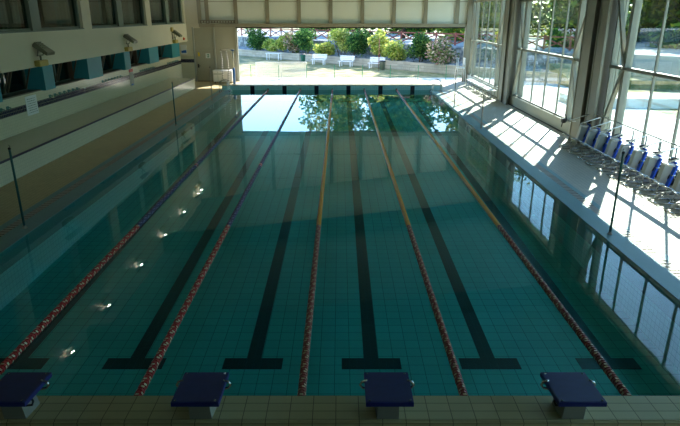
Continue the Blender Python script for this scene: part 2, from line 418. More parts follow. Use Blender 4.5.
# floodlights over the strip windows
def floodlight(lit, label, group, loc):
    t = empty('floodlight', loc, 0, label, 'wall lamp', group)
    e = MB(); e.bbox(0, .2, -.30, .30, 0, .2, .02); e.build('junction_box', M['beige'], t)
    e = MB(); e.bar((.1,0,.2), (.1,0,.36), .05, .05); e.bar((.1,-.2,.36),(.1,.2,.36), .04, .04); e.bar((.1,-.2,.36),(.16,-.2,.56),.04,.02); e.bar((.1,.2,.36),(.16,.2,.56),.04,.02)
    e.build('bracket', M['lampgrey'], t)
    h = MB()
    R = Matrix.Rotation(math.radians(32), 4, 'Y')
    def tr(p): v = R @ Vector(p); return (v.x+.2, v.y, v.z+.56)
    P = [(-.28,-.22,-.03),(.32,-.29,-.03),(.32,.29,-.03),(-.28,.22,-.03),(-.24,-.18,.13),(.30,-.27,.07),(.30,.27,.07),(-.24,.18,.13)]
    h.hexa([tr(p) for p in P])
    for q in range(5):
        x = -.2+q*.08; h.hexa([tr(p) for p in [(x,-.16,.1),(x+.02,-.16,.1),(x+.02,.16,.1),(x,.16,.1),(x,-.16,.16-q*.012),(x+.02,-.16,.16-q*.012),(x+.02,.16,.16-q*.012),(x,.16,.16-q*.012)]])
    hd = h.build('lamp_head', M['lampgrey'], t)
    l = MB(); 
    l.hexa([tr(p) for p in [(-.22,-.17,-.045),(.28,-.24,-.045),(.28,.24,-.045),(-.22,.17,-.045),(-.22,-.17,-.028),(.28,-.24,-.028),(.28,.24,-.028),(-.22,.17,-.028)]])
    l.build('lamp_glass', M['lens'], hd)
    if lit:
        l = MB(); l.hexa([tr(p) for p in [(.02,-.06,-.06),(.14,-.06,-.06),(.14,.06,-.06),(.02,.06,-.06),(.02,-.06,-.046),(.14,-.06,-.046),(.14,.06,-.046),(.02,.06,-.046)]])
        l.build('glowing_bulb', M['litlens'], hd)
    return t
for y, lb in ((20.1,'grey tilted floodlight above the white paper notice'), (28.6,'grey tilted floodlight above the red-topped sign, middle of the wall'), (36.9,'grey tilted floodlight under the small square beige box')):
    floodlight(False, lb, 'floodlights over the strip windows', (XU+.01, y, 2.80))
ups = ['first from the far door wall','second from the far door wall','third from the far door wall','fourth from the far door wall','fifth from the far door wall','sixth from the far door wall','nearest the starting blocks']
for y, lb in zip((39.85, 38.7, 34.8, 30.7, 26.5, 22.2, 18.55), ups):
    floodlight(True, 'lit floodlight mirrored in the water, '+lb, 'lit floodlights high on the wall', (XU, y, 7.1))
e = MB(); e.bbox(XU, XU+.1, 36.4, 36.75, 3.5, 3.75, .015, 0); e.tube([(XU+.03,36.6,3.5),(XU+.03,36.6,3.05)], .02, 6, 1)
tag(e.build('junction_box', [M['beige'], M['lampgrey']]), 'small square beige box with a cable above a floodlight', 'electrical box')
e = MB(); e.lathe((XU,39.2,2.98), (1,0,0), [(0,.09),(.06,.09),(.1,.06),(.12,.02)], 12, smooth=True)
tag(e.build('fire_alarm', M['orange']), 'small orange round alarm at the end of the cream wall', 'alarm')

# coat hooks above the navy band
hk = None
for gi, (a, b) in enumerate(((21.4,24.1),(26.4,29.0),(31.6,34.2),(36.8,39.4),(16.2,18.9))):
    for j in range(7):
        y = a+(b-a)*(j+.5)/7
        if hk is None:
            e = MB(); e.box(0,.02,-.07,.07,0,.1); e.tube([(.02,0,.07),(.08,0,.06),(.11,0,.02),(.12,0,.07)], .014, 6); e.tube([(.02,-.04,.03),(.07,-.05,.0),(.08,-.05,.04)], .012, 6)
            hk = e.build('wall_hook', M['hook']); o = hk
        else: o = hk.copy(); COL.objects.link(o)
        o.location = (XL, y, 1.535)
        where = ['beside the paper notice','just before the red-topped sign','just past the red-topped sign','at the far door end','closest to the blocks'][gi]
        tag(o, 'small teal wall hook above the navy band, '+where, 'hook', 'wall hooks, row %s' % ['one','two','three','four','five'][gi])
# notices on the tiled wall
e = MB(); e.box(XL, XL+.012, 19.85, 20.6, 1.12, 1.78)
o = tag(e.build('paper_notice', M['paperw']), 'pale paper notice taped over the navy band', 'notice')
e = MB()
for r in range(7):
    y = 19.95
    while y < 20.48:
        L_ = random.uniform(.03,.12); e.box(XL+.012, XL+.014, y, min(y+L_, 20.52), 1.2+r*.078, 1.215+r*.078+random.random()*.012); y += L_+.03
e.build('printed_lines', M['frameg'], o)
e = MB(); e.box(XL, XL+.02, 30.1, 30.65, .95, 1.66, 0); e.box(XL, XL+.02, 30.1, 30.65, 1.66, 1.80, 1); e.box(XL+.02, XL+.024, 30.2, 30.5, .98, 1.06, 2)
tag(e.build('pool_rules_sign', [M['grey2'], M['signred'], M['signblue']]), 'tall narrow grey sign with a red top on the tiled wall', 'sign')

# ------------------------------------------------------------------ far wall
e = MB()
e.box(-12, -10.22, YE, YE+.3, 0, 3.9, 0)
o = S(e, 'wall_far', M['walltile'])
e = MB(); e.box(-12, -9.7, YE-.001, YE+.3, 3.6, 9.0); e.box(-12, -10.22, YE-.012, YE+.1, 1.75, 3.9); e.build('cream_wall', M['cream'], o)
e = MB(); e.box(-9.7, 9.1, YE, YE+.12, 3.9, 9.0); e.build('cladding_panel', M['panel'], o)
e = MB()
xs = [-9.62,-9.1,-7.13]+[-4.97+2.165*i for i in range(7)]
for x in xs:
    e.box(x-.1, x+.1, YE-.14, YE, 3.9, 9.0, 0); e.box(x-.13, x+.13, YE-.16, YE-.14, 3.9, 9.0, 0)
for z in (5.3, 7.1): e.box(-9.6, 9, YE-.006, YE, z, z+.03, 0)
e.build('cladding_rib', M['taupe'], o)
e = MB(); e.box(-9.7, 9.1, YE-.2, YE+.15, 3.67, 3.9, 0); e.box(-7.2, 9.1, YE-.12, YE+.2, 3.60, 3.68, 1)
e.build('lintel_beam', [M['taupe'], M['darkgap']], o)
e = MB(); e.box(-9.6,-7.2, YE-.22, YE-.1, 3.92, 4.12, 0)
for k in range(12): e.box(-9.5+k*.19, -9.4+k*.19, YE-.23, YE-.22, 3.96, 4.07, 1)
e.build('roller_track', [M['taupedark'], M['lgrey']], o)
# grey metal wall with the exit door
e = MB(); e.box(-10.22, -7.12, YE+.02, YE+.1, 0, 3.67, 0)
for x, w_ in ((-10.2,.10),(-8.75,.09),(-7.2,.14)): e.box(x-w_/2*1.0, x+w_/2*1.0, YE-.07, YE+.02, 0, 3.67, 1)
S(e, 'wall_metal', [M['steelgrey'], M['lgrey']])
e = MB(); e.bbox(-10.1, -8.82, YE-.03, YE+.03, .03, 2.14, .01)
d = S(e, 'door_1', M['steelgrey'])
e = MB(); e.box(-10.02,-9.92,YE-.07,YE-.03,.95,1.2); e.tube([(-9.97,YE-.07,1.08),(-9.97,YE-.11,1.08),(-9.83,YE-.11,1.08)], .015, 8); e.build('door_handle', M['black'], d)
e = MB(); e.box(-10.12,-8.8,YE-.035,YE-.0,-.0,.035); e.build('threshold', M['darkgap'], d)
e = MB(); e.box(-9.42,-9.10,YE-.045,YE-.031,1.6,1.92,0); e.box(-9.34,-9.18,YE-.05,YE-.045,1.65,1.87,1)
e.box(-9.29,-9.25,YE-.054,YE-.05,1.68,1.84,0); e.box(-9.33,-9.2,YE-.054,YE-.05,1.74,1.77,0)
tag(e.build('exit_sign', [M['paperw'], M['signgreen']]), 'square white sign with a green figure on the grey metal door', 'sign')
e = MB(); e.box(-9.95,-9.83,YE-.045,YE-.031,1.72,1.98,0); tag(e.build('warning_sticker', M['signyellow']), 'small yellow sticker near the edge of the grey metal door', 'sticker')
e = MB(); e.box(-11.15,-10.72,YE-.03,YE-.012,1.85,2.5,0); e.box(-11.1,-10.75,YE-.035,YE-.03,1.95,2.1,1)
e.face([(-11.1,YE-.036,1.95),(-10.8,YE-.036,2.02),(-10.75,YE-.036,2.13),(-10.95,YE-.036,2.13)], 1)
tag(e.build('wall_poster', [M['paperw'], M['signblue']]), 'white poster with a blue shape on the cream end wall', 'poster')

# ------------------------------------------------------------------ ceiling, back wall, right wall
def zr(x): return 8.75+(6.35-8.75)*(x+10.35)/(9.3+10.35)
e = MB(); x0, x1 = -12, 9.5
e.hexa([(x0,YB-.2,zr(x0)),(x1,YB-.2,zr(x1)),(x1,YE+.3,zr(x1)),(x0,YE+.3,zr(x0)),(x0,YB-.2,zr(x0)+.3),(x1,YB-.2,zr(x1)+.3),(x1,YE+.3,zr(x1)+.3),(x0,YE+.3,zr(x0)+.3)])
ce = S(e, 'ceiling', M['ceil'])
for yc in (31.0, 20.5, 10.0, -.5):
    e = MB()
    e.hexa([(XU,yc-.2,zr(XU)-1.1),(XW,yc-.2,zr(XW)-.9),(XW,yc+.2,zr(XW)-.9),(XU,yc+.2,zr(XU)-1.1),(XU,yc-.2,zr(XU)),(XW,yc-.2,zr(XW)),(XW,yc+.2,zr(XW)),(XU,yc+.2,zr(XU))])
    e.build('roof_beam', M['taupedark'], ce)
e = MB(); e.box(-12, 9.5, YB-.2, YB, 0, 9); S(e, 'wall_back', M['taupedark'])

e = MB(); SEG = [(21.75,30.25),(11.3,19.75),(.8,9.25),(32.1,YE-.35),(YB,-1.2)]
for a, b in SEG: e.box(8.95, 9.4, a, b, 0, .5)
wr = S(e, 'wall_right', M['kerb'])
e = MB(); e.box(8.93,9.4,YB,31.3,5.15,6.9); e.box(8.93,9.4,31.3,YE,5.85,6.9); e.build('wall_header', M['ceil'], wr)
e = MB(); e.box(8.9,8.95,YB,YE,-.01,.03); e.build('floor_track', M['darkgap'], wr)
e = MB(); e.box(8.62,8.9,YB,YE,0,.006); e.build('floor_border', M['concrete'], wr)
e = MB(); e.box(9.4,9.6,YB,YE,-.3,.0); e.build('footing', M['concrete'], wr)
# steel columns (two posts, a black box filling the dark gap between them, and a pale strip)
for c, lb in ((30.9,'first'),(20.4,'second'),(9.9,'third'),(-.6,'fourth')):
    col = empty('column', (0,0,0), kind='structure')
    e = MB()
    def ipost(y0, y1):
        e.box(8.72, 8.80, y0, y1, 0, 6.7, 0); e.box(9.26, 9.34, y0, y1, 0, 6.7, 0); e.box(8.8, 9.26, (y0+y1)/2-.06, (y0+y1)/2+.06, 0, 6.7, 0)
        e.box(8.70, 8.74, y0-.02, y0+.04, 0, 6.7, 0); e.box(8.70, 8.74, y1-.04, y1+.02, 0, 6.7, 0)
    ipost(c+.15, c+.95); e.build('column_post', M['taupe'], col)
    e = MB(); ipost(c-.85, c-.25); e.build('column_post', M['taupe'], col)
    e = MB(); e.box(8.86, 9.3, c-.25, c+.15, 0, 6.7, 0); e.box(8.84, 8.86, c-.08, c-.02, 0, 6.7, 1); e.build('dark_gap_fill', [M['darkgap'], M['lgrey']], col)
# glazed bays
def bay(i, a, b, mull, ztop, zts):
    w = empty('window_%d' % i, (0,0,0), kind='structure')
    # outer frame
    e = MB(); e.box(9.02, 9.2, a, b, .5, .57); e.box(9.02, 9.2, a, b, ztop-.07, ztop)
    e.box(9.02,9.2,a,a+.08,.57,ztop-.07); e.box(9.02,9.2,b-.08,b,.57,ztop-.07); e.build('window_frame', M['taupe'], w)
    for zt in zts:
        e = MB(); e.box(9.0, 9.15, a, b, zt-.05, zt+.05); e.box(8.985, 9.0, a, b, zt-.03, zt-.015); e.build('transom', M['taupe'], w)
    for k, y in enumerate(mull):
        e = MB(); thick = k in (0, len(mull)-1)
        hw = .09 if thick else .025
        e.box(8.98 if thick else 9.08, 9.2 if thick else 9.15, y-hw, y+hw, .5, ztop); e.build('mullion', M['taupe'], w)
        if thick:
            s = -1 if y < (a+b)/2 else 1; edge = a if s < 0 else b
            for z0, z1 in ((2.85, .5), (2.95, ztop)):
                e = MB(); e.bar((9.0, y, z0), (9.0, edge, z1), .12, .12, up=(1,0,0)); e.build('brace', M['taupe'], w)
    ed = [a+.08]+sorted(mull)+[b-.08]
    zz = [.57]+list(zts)+[ztop-.07]
    for q0, q1 in zip(ed, ed[1:]):
        for z0, z1 in zip(zz, zz[1:]):
            e = MB(); e.box(9.12, 9.13, q0, q1, z0, z1); e.build('window_pane', M['glass'], w)
bay(30, 32.05, YE-.3, [33.7,35.3,36.8,38.3,39.8], 5.85, (2.85, 5.3))
bay(31, 21.55, 30.05, [29.05,27.4,25.72,24.07,22.6], 5.15, (2.85,))
bay(32, 11.05, 19.55, [18.5,16.85,15.3,13.7,12.1], 5.15, (2.85,))
bay(33, .55, 9.05, [8.0,6.35,4.8,3.2,1.6], 5.15, (2.85,))
e = MB(); e.box(8.7,9.4,YE-.32,YE+.3,0,6.7); e.box(8.62,8.72,YE-.3,YE-.1,0,3.7); S(e, 'column', M['taupe'])

# ------------------------------------------------------------------ starting blocks
def block(loc, label):
    t = empty('starting_block', loc, 0, label, 'starting block', 'starting blocks on the near pool edge')
    e = MB(); e.hexa([(-.12,-.06,0),(.12,-.06,0),(.14,.20,0),(-.14,.20,0),(-.11,-.10,.29),(.11,-.10,.29),(.11,.16,.29),(-.11,.16,.29)]); e.build('pedestal', M['grp'], t)
    e = MB(); z0, z1 = .34, .31
    e.hexa([(-.25,-.23,z0-.05),(.25,-.23,z0-.05),(.25,.35,z1-.05),(-.25,.35,z1-.05),(-.25,-.23,z0),(.25,-.23,z0),(.25,.35,z1),(-.25,.35,z1)]); tp = e.build('platform_top', M['navyedge'], t)
    e = MB(); e.hexa([(-.24,-.22,z0-.004),(.24,-.22,z0-.004),(.24,.34,z1-.004),(-.24,.34,z1-.004),(-.24,-.22,z0+.005),(.24,-.22,z0+.005),(.24,.34,z1+.005),(-.24,.34,z1+.005)]); e.build('grip_surface', M['navy'], tp)
    for x in (-.21,.21):
        for y in (-.2,.31):
            e = MB(); e.lathe((x,y,(z0 if y < 0 else z1)+.004),(0,0,1),[(0,.012),(.006,.012),(.008,.006)],8); e.build('bolt', M['chrome'], tp)
    for s in (-1,1):
        e = MB(); e.tube([(s*.10,-.02,.26),(s*.19,-.02,.25),(s*.21,-.02,.20),(s*.19,-.02,.15),(s*.11,-.02,.14)], .012, 8); e.build('hand_grip', M['black'], t)
        e = MB(); e.tube([(s*.22,.17,.33),(s*.28,.17,.31),(s*.30,.17,.27),(s*.27,.17,.235),(s*.12,.12,.225)], .014, 8); e.build('side_handle', M['chrome'], t)
    return t
for x, lb in ((-3.53,'navy topped starting block cut off by the picture edge'), (-1.507,'navy topped starting block between a blue-red lane rope and the middle yellow-red rope'),
              (.532,'navy topped starting block behind the middle lane, between two yellow ropes'), (2.547,'navy topped starting block beside the last yellow lane rope')):
    block((x-.01, 5.17, .30), lb)

# ------------------------------------------------------------------ lane ropes
ROPES = [(-4.50,0,'blue and red lane rope next to the dim tiled side of the pool'), (-2.49,0,'blue and red lane rope second from the tiled wall side'),
         (-.475,1,'yellow and red lane rope in the middle of the pool'), (1.53,1,'yellow and red lane rope between the two other yellow ones'), (3.54,1,'yellow and red lane rope nearest the glass wall')]
def rope(x, kind, label):
    t = empty('lane_rope', (x, PY0, 0), 0, label, 'lane rope', 'floating lane ropes')
    L = PY1-PY0-.02
    e = MB(); e.tube([(0,.02,.05),(0,L,.05)], .008, 6); e.build('cable', M['cable'], t)
    def floats(y0, y1, ca, cb, name):
        e = MB(); y = y0; k = 0; n = 8
        while y < y1-.03:
            # finned discs: teeth alternate in colour round the rim
            b0_ = len(e.v)
            for (h_, r_) in ((0,.028),(.003,.054),(.040,.054),(.043,.028),(.052,.028)):
                for q in range(n):
                    an = 2*PI*(q+.5*(k%2))/n; e.v.append((r_*math.cos(an), y+h_, .02+r_*math.sin(an)))
            for i in range(4):
                for q in range(n):
                    q2 = (q+1)%n; e.f.append((b0_+i*n+q, b0_+i*n+q2, b0_+(i+1)*n+q2, b0_+(i+1)*n+q))
                    e.m.append(1 if (i == 1 and (q+k)%3 == 0) else 0); e.sm.append(False)
            y += .053; k += 1
        e.build(name, [M[ca], M[cb]], t)
    a, b = 6.3, 24.7
    ca, cb = ('red','cream2')
    floats(.05, a, 'redbrown' if kind else 'red', 'tan' if kind else 'cream2', 'end_floats')
    if kind == 0:
        floats(a, 11.6, 'bluef', 'paleblue', 'middle_floats'); floats(11.6, 11.85, 'red', 'white', 'marker_float'); floats(11.85, b, 'bluef', 'paleblue', 'middle_floats')
    else: floats(a, b, 'yellow', 'yellow', 'middle_floats')
    floats(b, L-.1, 'red', 'cream2', 'end_floats')
    e = MB(); e.box(-.03,.03,L-.1,L,.02,.12); e.build('anchor_hook', M['chrome'], t)
for r in ROPES: rope(*r)

# ------------------------------------------------------------------ slim deck posts
def post(x, y, h, label, grp, mat='postgreen'):
    t = empty('deck_post', (x,y,.012), 0, label, 'post', grp)
    e = MB(); e.lathe((0,0,0),(0,0,1),[(0,.026),(h-.03,.024),(h-.0,.024)],10,smooth=True); e.build('pole', M[mat], t)
    e = MB(); e.lathe((0,0,0),(0,0,1),[(0,.055),(.012,.055),(.02,.035),(.06,.032)],14); e.build('base_flange', M['grate'], t)
    e = MB(); e.lathe((0,0,h-.01),(0,0,1),[(0,.03),(.03,.03),(.04,.02)],10); e.tube([(0,0,h+.02),(0,.04,h+.05),(0,0,h+.08)],.006,6); e.build('post_cap', M['black'], t)
G = 'slim flag posts beside the pool'
post(-6.97,11.75,1.78,'slim green post on the dim tiled side, closest to the starting blocks',G)
post(-6.97,24.03,1.78,'slim green post halfway along the dim tiled side of the pool',G)
post(-7.02,31.5,1.78,'slim post in front of the grey metal exit door',G,'grate')
post(5.80,11.38,1.78,'slim dark post beside the row of water bikes',G)
post(5.85,23.4,1.35,'slim post on the sunlit deck in front of the first wide steel column',G,'grate')
post(5.85,29.3,1.78,'slim post near the white benches and far pool corner',G,'grate')

# ------------------------------------------------------------------ pool ladders at the far corners
def ladder(x, y, rz, label):
    t = empty('pool_ladder', (x,y,0), rz, label, 'ladder', 'chrome pool ladders')
    for s in (-1,1):
        e = MB(); pts = [(.55,s*.25,.0),(.55,s*.25,.45)]+arc((.3,s*.25,.5),.25,0,180,8)+[(.05,s*.25,.3),(-.08,s*.25,-.0),(-.1,s*.25,-.55)]
        e.tube(pts, .021, 8); e.build('handrail', M['chrome'], t)
    for z in (-.12,-.38):
        e = MB(); e.box(-.14,-.06,-.25,.25,z,z+.03); e.build('step', M['white'], t)
ladder(PX1+.03, 35.3, 0, 'chrome pool ladder at the sunlit far corner')
ladder(PX0-.03, 35.2, PI, 'chrome pool ladder at the corner by the white cart')

# ------------------------------------------------------------------ white cart, blue pole, hanging float lines
t = empty('storage_cart', (-8.03, 40.2, 0), 0, 'white plastic storage cart on castors in front of the grey metal wall', 'cart')
e = MB(); e.bbox(-.66,.66,-.4,.4,.12,.82,.03); e.build('body', M['white'], t)
e = MB(); e.bbox(-.68,.68,-.42,.42,.82,.88,.02); e.build('lid', M['white'], t)
e = MB()
for x in (-.33,0,.33): e.box(x-.012,x+.012,-.412,-.4,.15,.8)
e.box(-.62,-.35,-.415,-.4,.62,.68); e.box(-.3,-.03,-.415,-.4,.62,.68); e.build('side_rib', M['lgrey'], t)
for x in (-.55,.55):
    for y in (-.32,.32):
        e = MB(); e.lathe((x-.02,y,.06),(1,0,0),[(0,.06),(.04,.06)],12); e.box(x-.03,x+.03,y-.02,y+.02,.06,.13); e.build('castor', M['black'], t)
t = empty('pole', (-7.22, 39.6, 0), 0, 'tall round pole, white above and blue below, beside the white cart', 'pole')
e = MB(); e.lathe((0,0,0),(0,0,1),[(0,.09),(1.05,.085),(1.06,.07)],14,smooth=True); e.build('blue_sleeve', M['polegreen'], t, label='blue padded sleeve')
e = MB(); e.lathe((0,0,1.05),(0,0,1),[(0,.05),(1.15,.05)],12,smooth=True); e.build('upper_tube', M['lgrey'], t)
e = MB(); e.lathe((0,0,2.18),(0,0,1),[(0,.05),(.03,.12),(.09,.12),(.1,.05)],12); e.build('top_bracket', M['polegreen'], t)
e = MB(); e.tube([(0,0,2.25),(-.85,0,2.25)], .02, 8); e.build('side_arm', M['chrome'], t)
for dx, lb in ((-.78,'string of small white floats hanging from the pole arm, farther from the pole'),(-.38,'string of small white floats hanging from the pole arm, closer to the pole')):
    e = MB(); z = .15; k = 0
    while z < 2.15:
        wob = .05*math.sin(z*1.9+dx); e.lathe((-7.22+dx+wob,39.55,z),(0,0,1),[(0,.012),(.015,.045),(.05,.045),(.065,.012)],8, m=k%2, mats=[k%2]*3); z += .075; k += 1
    e.tube([(-7.22+dx+.05*math.sin(z_*1.9+dx),39.55,z_) for z_ in [i*.1 for i in range(1,24)]],.006,5,1)
    tag(e.build('float_string', [M['white'], M['black']]), lb, 'float line', 'float lines hanging on the pole')

# ------------------------------------------------------------------ white benches and lifeguard chair by the first glazed bay
bench0 = None
def deck_bench(loc, label):
    global bench0
    if bench0 is None:
        t = empty('slatted_bench', loc, 0, label, 'bench', 'white benches along the glass wall'); bench0 = t
        for k in range(4):
            e = MB(); e.bbox(-.22+k*.115,-.13+k*.115,-.95,.95,.43,.46,.006); e.build('slat', M['white'], t)
        for y in (-.7,0,.7):
            e = MB(); e.bar((-.18,y,0),(-.16,y,.43),.04,.04); e.bar((.18,y,0),(.16,y,.43),.04,.04); e.bar((-.2,y,.41),(.2,y,.41),.04,.035); e.build('leg_frame', M['lgrey'], t)
    else:
        t = copy_tree(bench0); t.location = loc; t['label'] = label
deck_bench((8.55,33.2,0),'white slatted bench against the glass wall, closest to the steel column')
deck_bench((8.55,35.4,0),'white slatted bench against the glass wall, middle of three')
deck_bench((8.55,37.6,0),'white slatted bench against the glass wall, next to the tall white chair')
t = empty('lifeguard_chair', (8.15,39.5,0), 0, 'tall white lifeguard chair in the far corner by the glass wall', 'chair')
for sx in (-1,1):
    for sy in (-1,1):
        e = MB(); e.tube([(sx*.36,sy*.32,0),(sx*.24,sy*.24,1.1),(sx*.22,sy*.22,1.75 if sx<0 or True else 1.2)],.024,8); e.build('leg', M['white'], t)
e = MB(); e.bbox(-.26,.26,-.27,.27,1.06,1.11,.01); e.build('seat', M['white'], t)
e = MB(); e.bbox(.2,.25,-.24,.24,1.3,1.75,.01); e.build('backrest', M['white'], t)
e = MB()
for z in (.3,.6,.88): e.tube([(-.34+.1*z,-.3+.06*z,z),(-.34+.1*z,.3-.06*z,z)],.018,8)
e.build('rung', M['white'], t)

# ------------------------------------------------------------------ water bikes
def bike_mesh(t):
    # local: x runs from the pool side (0) to the glass wall (1.1), y across
    e = MB()
    for s in (-1,1): e.tube([(.0,s*.20,.03),(.3,s*.2,.03),(1.05,s*.16,.03)],.018,6)
    for x in (0,.5,1.05): e.tube([(x,-.24,.03),(x,.24,.03)],.022,6)
    e.tube(arc((.22,-.2,.24),.2,-90,80,8)+[(.05,-.2,.5)],.014,6); e.tube(arc((.22,.2,.24),.2,-90,80,8)+[(.05,.2,.5)],.014,6)
    e.tube([(.05,-.2,.5),(.05,.2,.5)],.014,6)
    e.build('base_frame', M['chrome'], t)
    e = MB(); e.tube([(.18,.22,.12),(1.0,.22,.35)],.02,8); e.tube([(.18,.22,.12),(.18,.22,.03)],.016,6); e.build('lower_tube', M['white'], t)
    e = MB(); e.tube([(.30,.2,.98),(.95,.2,1.19)],.018,8); e.tube([(.30,.2,.98),(.24,.0,.96),(.30,-.16,.98)],.016,6); e.build('handlebar', M['white'], t)
    e = MB(); e.bar((.58,.02,.26),(.68,.02,.76),.22,.17,up=(0,1,0)); bd = e.build('body_shell', M['lgrey'], t)
    e = MB(); e.bar((.68,-.12,.22),(.84,-.12,.80),.05,.12,up=(0,1,0)); e.bar((.68,.15,.22),(.84,.15,.80),.05,.10,up=(0,1,0)); e.bar((.84,-.10,.84),(.84,.12,.84),.05,.05); e.bar((.72,-.1,.4),(.72,.12,.4),.05,.05); e.build('side_guard', M['blue'], bd)
    e = MB(); e.bbox(.58,.84,-.09,.12,.76,.83,.03); e.build('body_cap', M['white'], t)
    e = MB(); e.tube([(.78,.05,.85),(.80,.05,.92)],.03,8); e.build('seat_post', M['chrome'], t)
    e = MB(); e.hexa([(.70,.0,.90),(.70,.10,.90),(.92,.14,.90),(.92,-.04,.90),(.72,.02,.95),(.72,.08,.95),(.90,.13,.97),(.90,-.03,.97)]); e.build('saddle', M['black'], t)
    e = MB(); e.tube([(.95,.2,1.19),(.95,.2,.35),(1.0,.2,.03)],.018,6); e.build('upright', M['lgrey'], t)
    e = MB(); e.lathe((.88,-.10,.42),(0,1,0),[(0,.16),(.03,.19),(.17,.19),(.2,.16)],18); e.build('flywheel', M['black'], t)
    e = MB(); e.bar((.88,-.09,.42),(.78,-.09,.54),.03,.03); e.bbox(.73,.83,-.20,-.08,.52,.55,.01); e.build('pedal', M['chrome'], t)
b0 = None
bl = ['at the steel column end of the row','second from the steel column','third from the steel column','fourth from the steel column','fifth from the steel column, behind the slim dark post','sixth from the steel column','seventh from the steel column','eighth from the steel column','ninth from the steel column, cut by the picture edge','tenth from the steel column','last of the row']
for i in range(11):
    y = 19.75-.77*i
    if b0 is None:
        b0 = empty('water_bike', (7.85,y,0), 0); bike_mesh(b0); t = b0
    else: t = copy_tree(b0); t.location = (7.85,y,0)
    tag(t, 'blue and grey water bike '+bl[i], 'exercise bike', 'water bikes parked along the glass wall')
e = MB(); e.tube([(8.86,20.2,1.22),(8.86,11.0,1.22)],.02,8)
for y in (20.1,17.8,15.5,13.2,11.1): e.tube([(8.86,y,1.22),(8.86,y,0.0)],.018,6)
tag(e.build('storage_rail', M['lgrey']), 'long horizontal steel rail behind the row of water bikes', 'rail')
t = empty('fire_extinguisher_bracket', (8.82,21.9,.9)); COL.objects.unlink(t); bpy.data.objects.remove(t)
e = MB(); e.tube([(8.9,22.3,.5),(8.88,22.3,.72),(8.8,22.28,.78)],.025,8); e.bbox(8.72,8.86,22.2,22.4,.45,.62,.02); e.tube([(8.78,22.3,.62),(8.7,22.2,.3)],.02,6)
tag(e.build('hose_tap', M['black']), 'small black tap on the white kerb before the water bikes', 'tap')

# ------------------------------------------------------------------ grounds outside
e = MB(); e.box(-70, 110, 43.9, 140, -.3, -.04); e.box(15.5, 110, -60, 43.9, -.3, -.04); e.box(-70,-14.3,-60,43.9,-.3,-.04)
e.box(-200, 300, 140, 420, -.3, -.04)
tag(e.build('lawn', M['lawn']), 'dry pale lawn around the pool hall', 'lawn', kind='structure')
e = MB(); e.box(-14.3, 15.5, YE+.3, 43.9, -.3, -.02); e.box(9.6, 15.5, -60, YE+.3, -.3, -.02)
tag(e.build('path', M['concrete']), 'sunlit pale concrete paving outside the pool hall', 'paving', kind='structure')

def wallline(x): # low stone wall along the lawn
    return 69.0+(46.3-69.0)*(x+11.5)/(9.3+11.5)
dirx = Vector((9.3+11.5, 46.3-69.0, 0)).normalized(); nrm = Vector((-dirx.y, dirx.x, 0))
if nrm.y < 0: nrm = -nrm
A0 = Vector((-30, wallline(-30), 0)); B0 = Vector((16, wallline(16), 0))
def slab(mb, p, q, o0, o1, z0, z1, m=0, z1b=None):
    a, b, c, d = p+nrm*o0, q+nrm*o0, q+nrm*o1, p+nrm*o1
    z1b = z1 if z1b is None else z1b
    mb.hexa([(a.x,a.y,z0),(b.x,b.y,z0),(c.x,c.y,z0),(d.x,d.y,z0),(a.x,a.y,z1),(b.x,b.y,z1),(c.x,c.y,z1b),(d.x,d.y,z1b)], m)
e = MB(); slab(e, A0, B0, 0, .3, -.1, .6, 0); slab(e, A0, B0, -.03, .33, .6, .66, 0)
tag(e.build('low_wall', M['stone']), 'low pale stone wall running along the back of the lawn', 'wall', kind='structure')
e = MB(); slab(e, A0, B0, .3, 2.3, -.1, .6, 0, .8); slab(e, A0, B0, 2.3, 3.2, .0, 1.9, 0, 2.0)
tag(e.build('planted_bank', M['rock']), 'grey rock retaining wall behind the bushes', 'bank', kind='structure')
e = MB(); slab(e, A0-dirx*40, B0+dirx*10, 3.2, 24, -.1, 1.95)
tag(e.build('upper_road', M['terrace']), 'pale upper road behind the timber fence', 'road', kind='structure')
# timber cross fence on the rock wall
t = empty('timber_fence', (0,0,0), 0, 'red-brown timber fence with crossed rails on top of the rock wall', 'fence')
sp = 2.05; nn = int((B0-A0).length/sp)
rails = MB(); cross = MB()
for k in range(nn):
    p = A0+dirx*sp*k+nrm*3.3; q = p+dirx*sp
    e = MB(); e.bbox(p.x-.07,p.x+.07,p.y-.07,p.y+.07,1.95,3.05,.01); e.build('fence_post', M['brownwood'], t)
    z = lambda v, h: (v.x, v.y, 1.95+h)
    rails.bar(z(p,.98), z(q,.98), .08, .1)
    cross.bar(z(p,.15), z(q,.9), .06, .09); cross.bar(z(p,.9), z(q,.15), .06, .09)
rails.build('top_rail', M['brownwood'], t); cross.build('cross_rail', M['brownwood'], t)
# green wire fence just outside the opening
t = empty('wire_fence', (0,0,0), 0, 'low green wire fence on slim posts outside the opening', 'fence')
for k in range(-5, 7):
    x = -.4+k*2.03
    e = MB(); e.lathe((x,42.4,-.02),(0,0,1),[(0,.022),(1.05,.022),(1.06,.01)],8); e.build('fence_post', M['signgreen'], t)
e = MB(); x0, x1 = -.4-5*2.03, -.4+6*2.03
for k in range(8): e.bar((x0,42.4,.1+k*.13),(x1,42.4,.1+k*.13),.004,.004)
x = x0
while x < x1: e.bar((x,42.4,.05),(x,42.4,1.03),.003,.003); x += .15
e.build('wire_mesh', M['signgreen'], t)
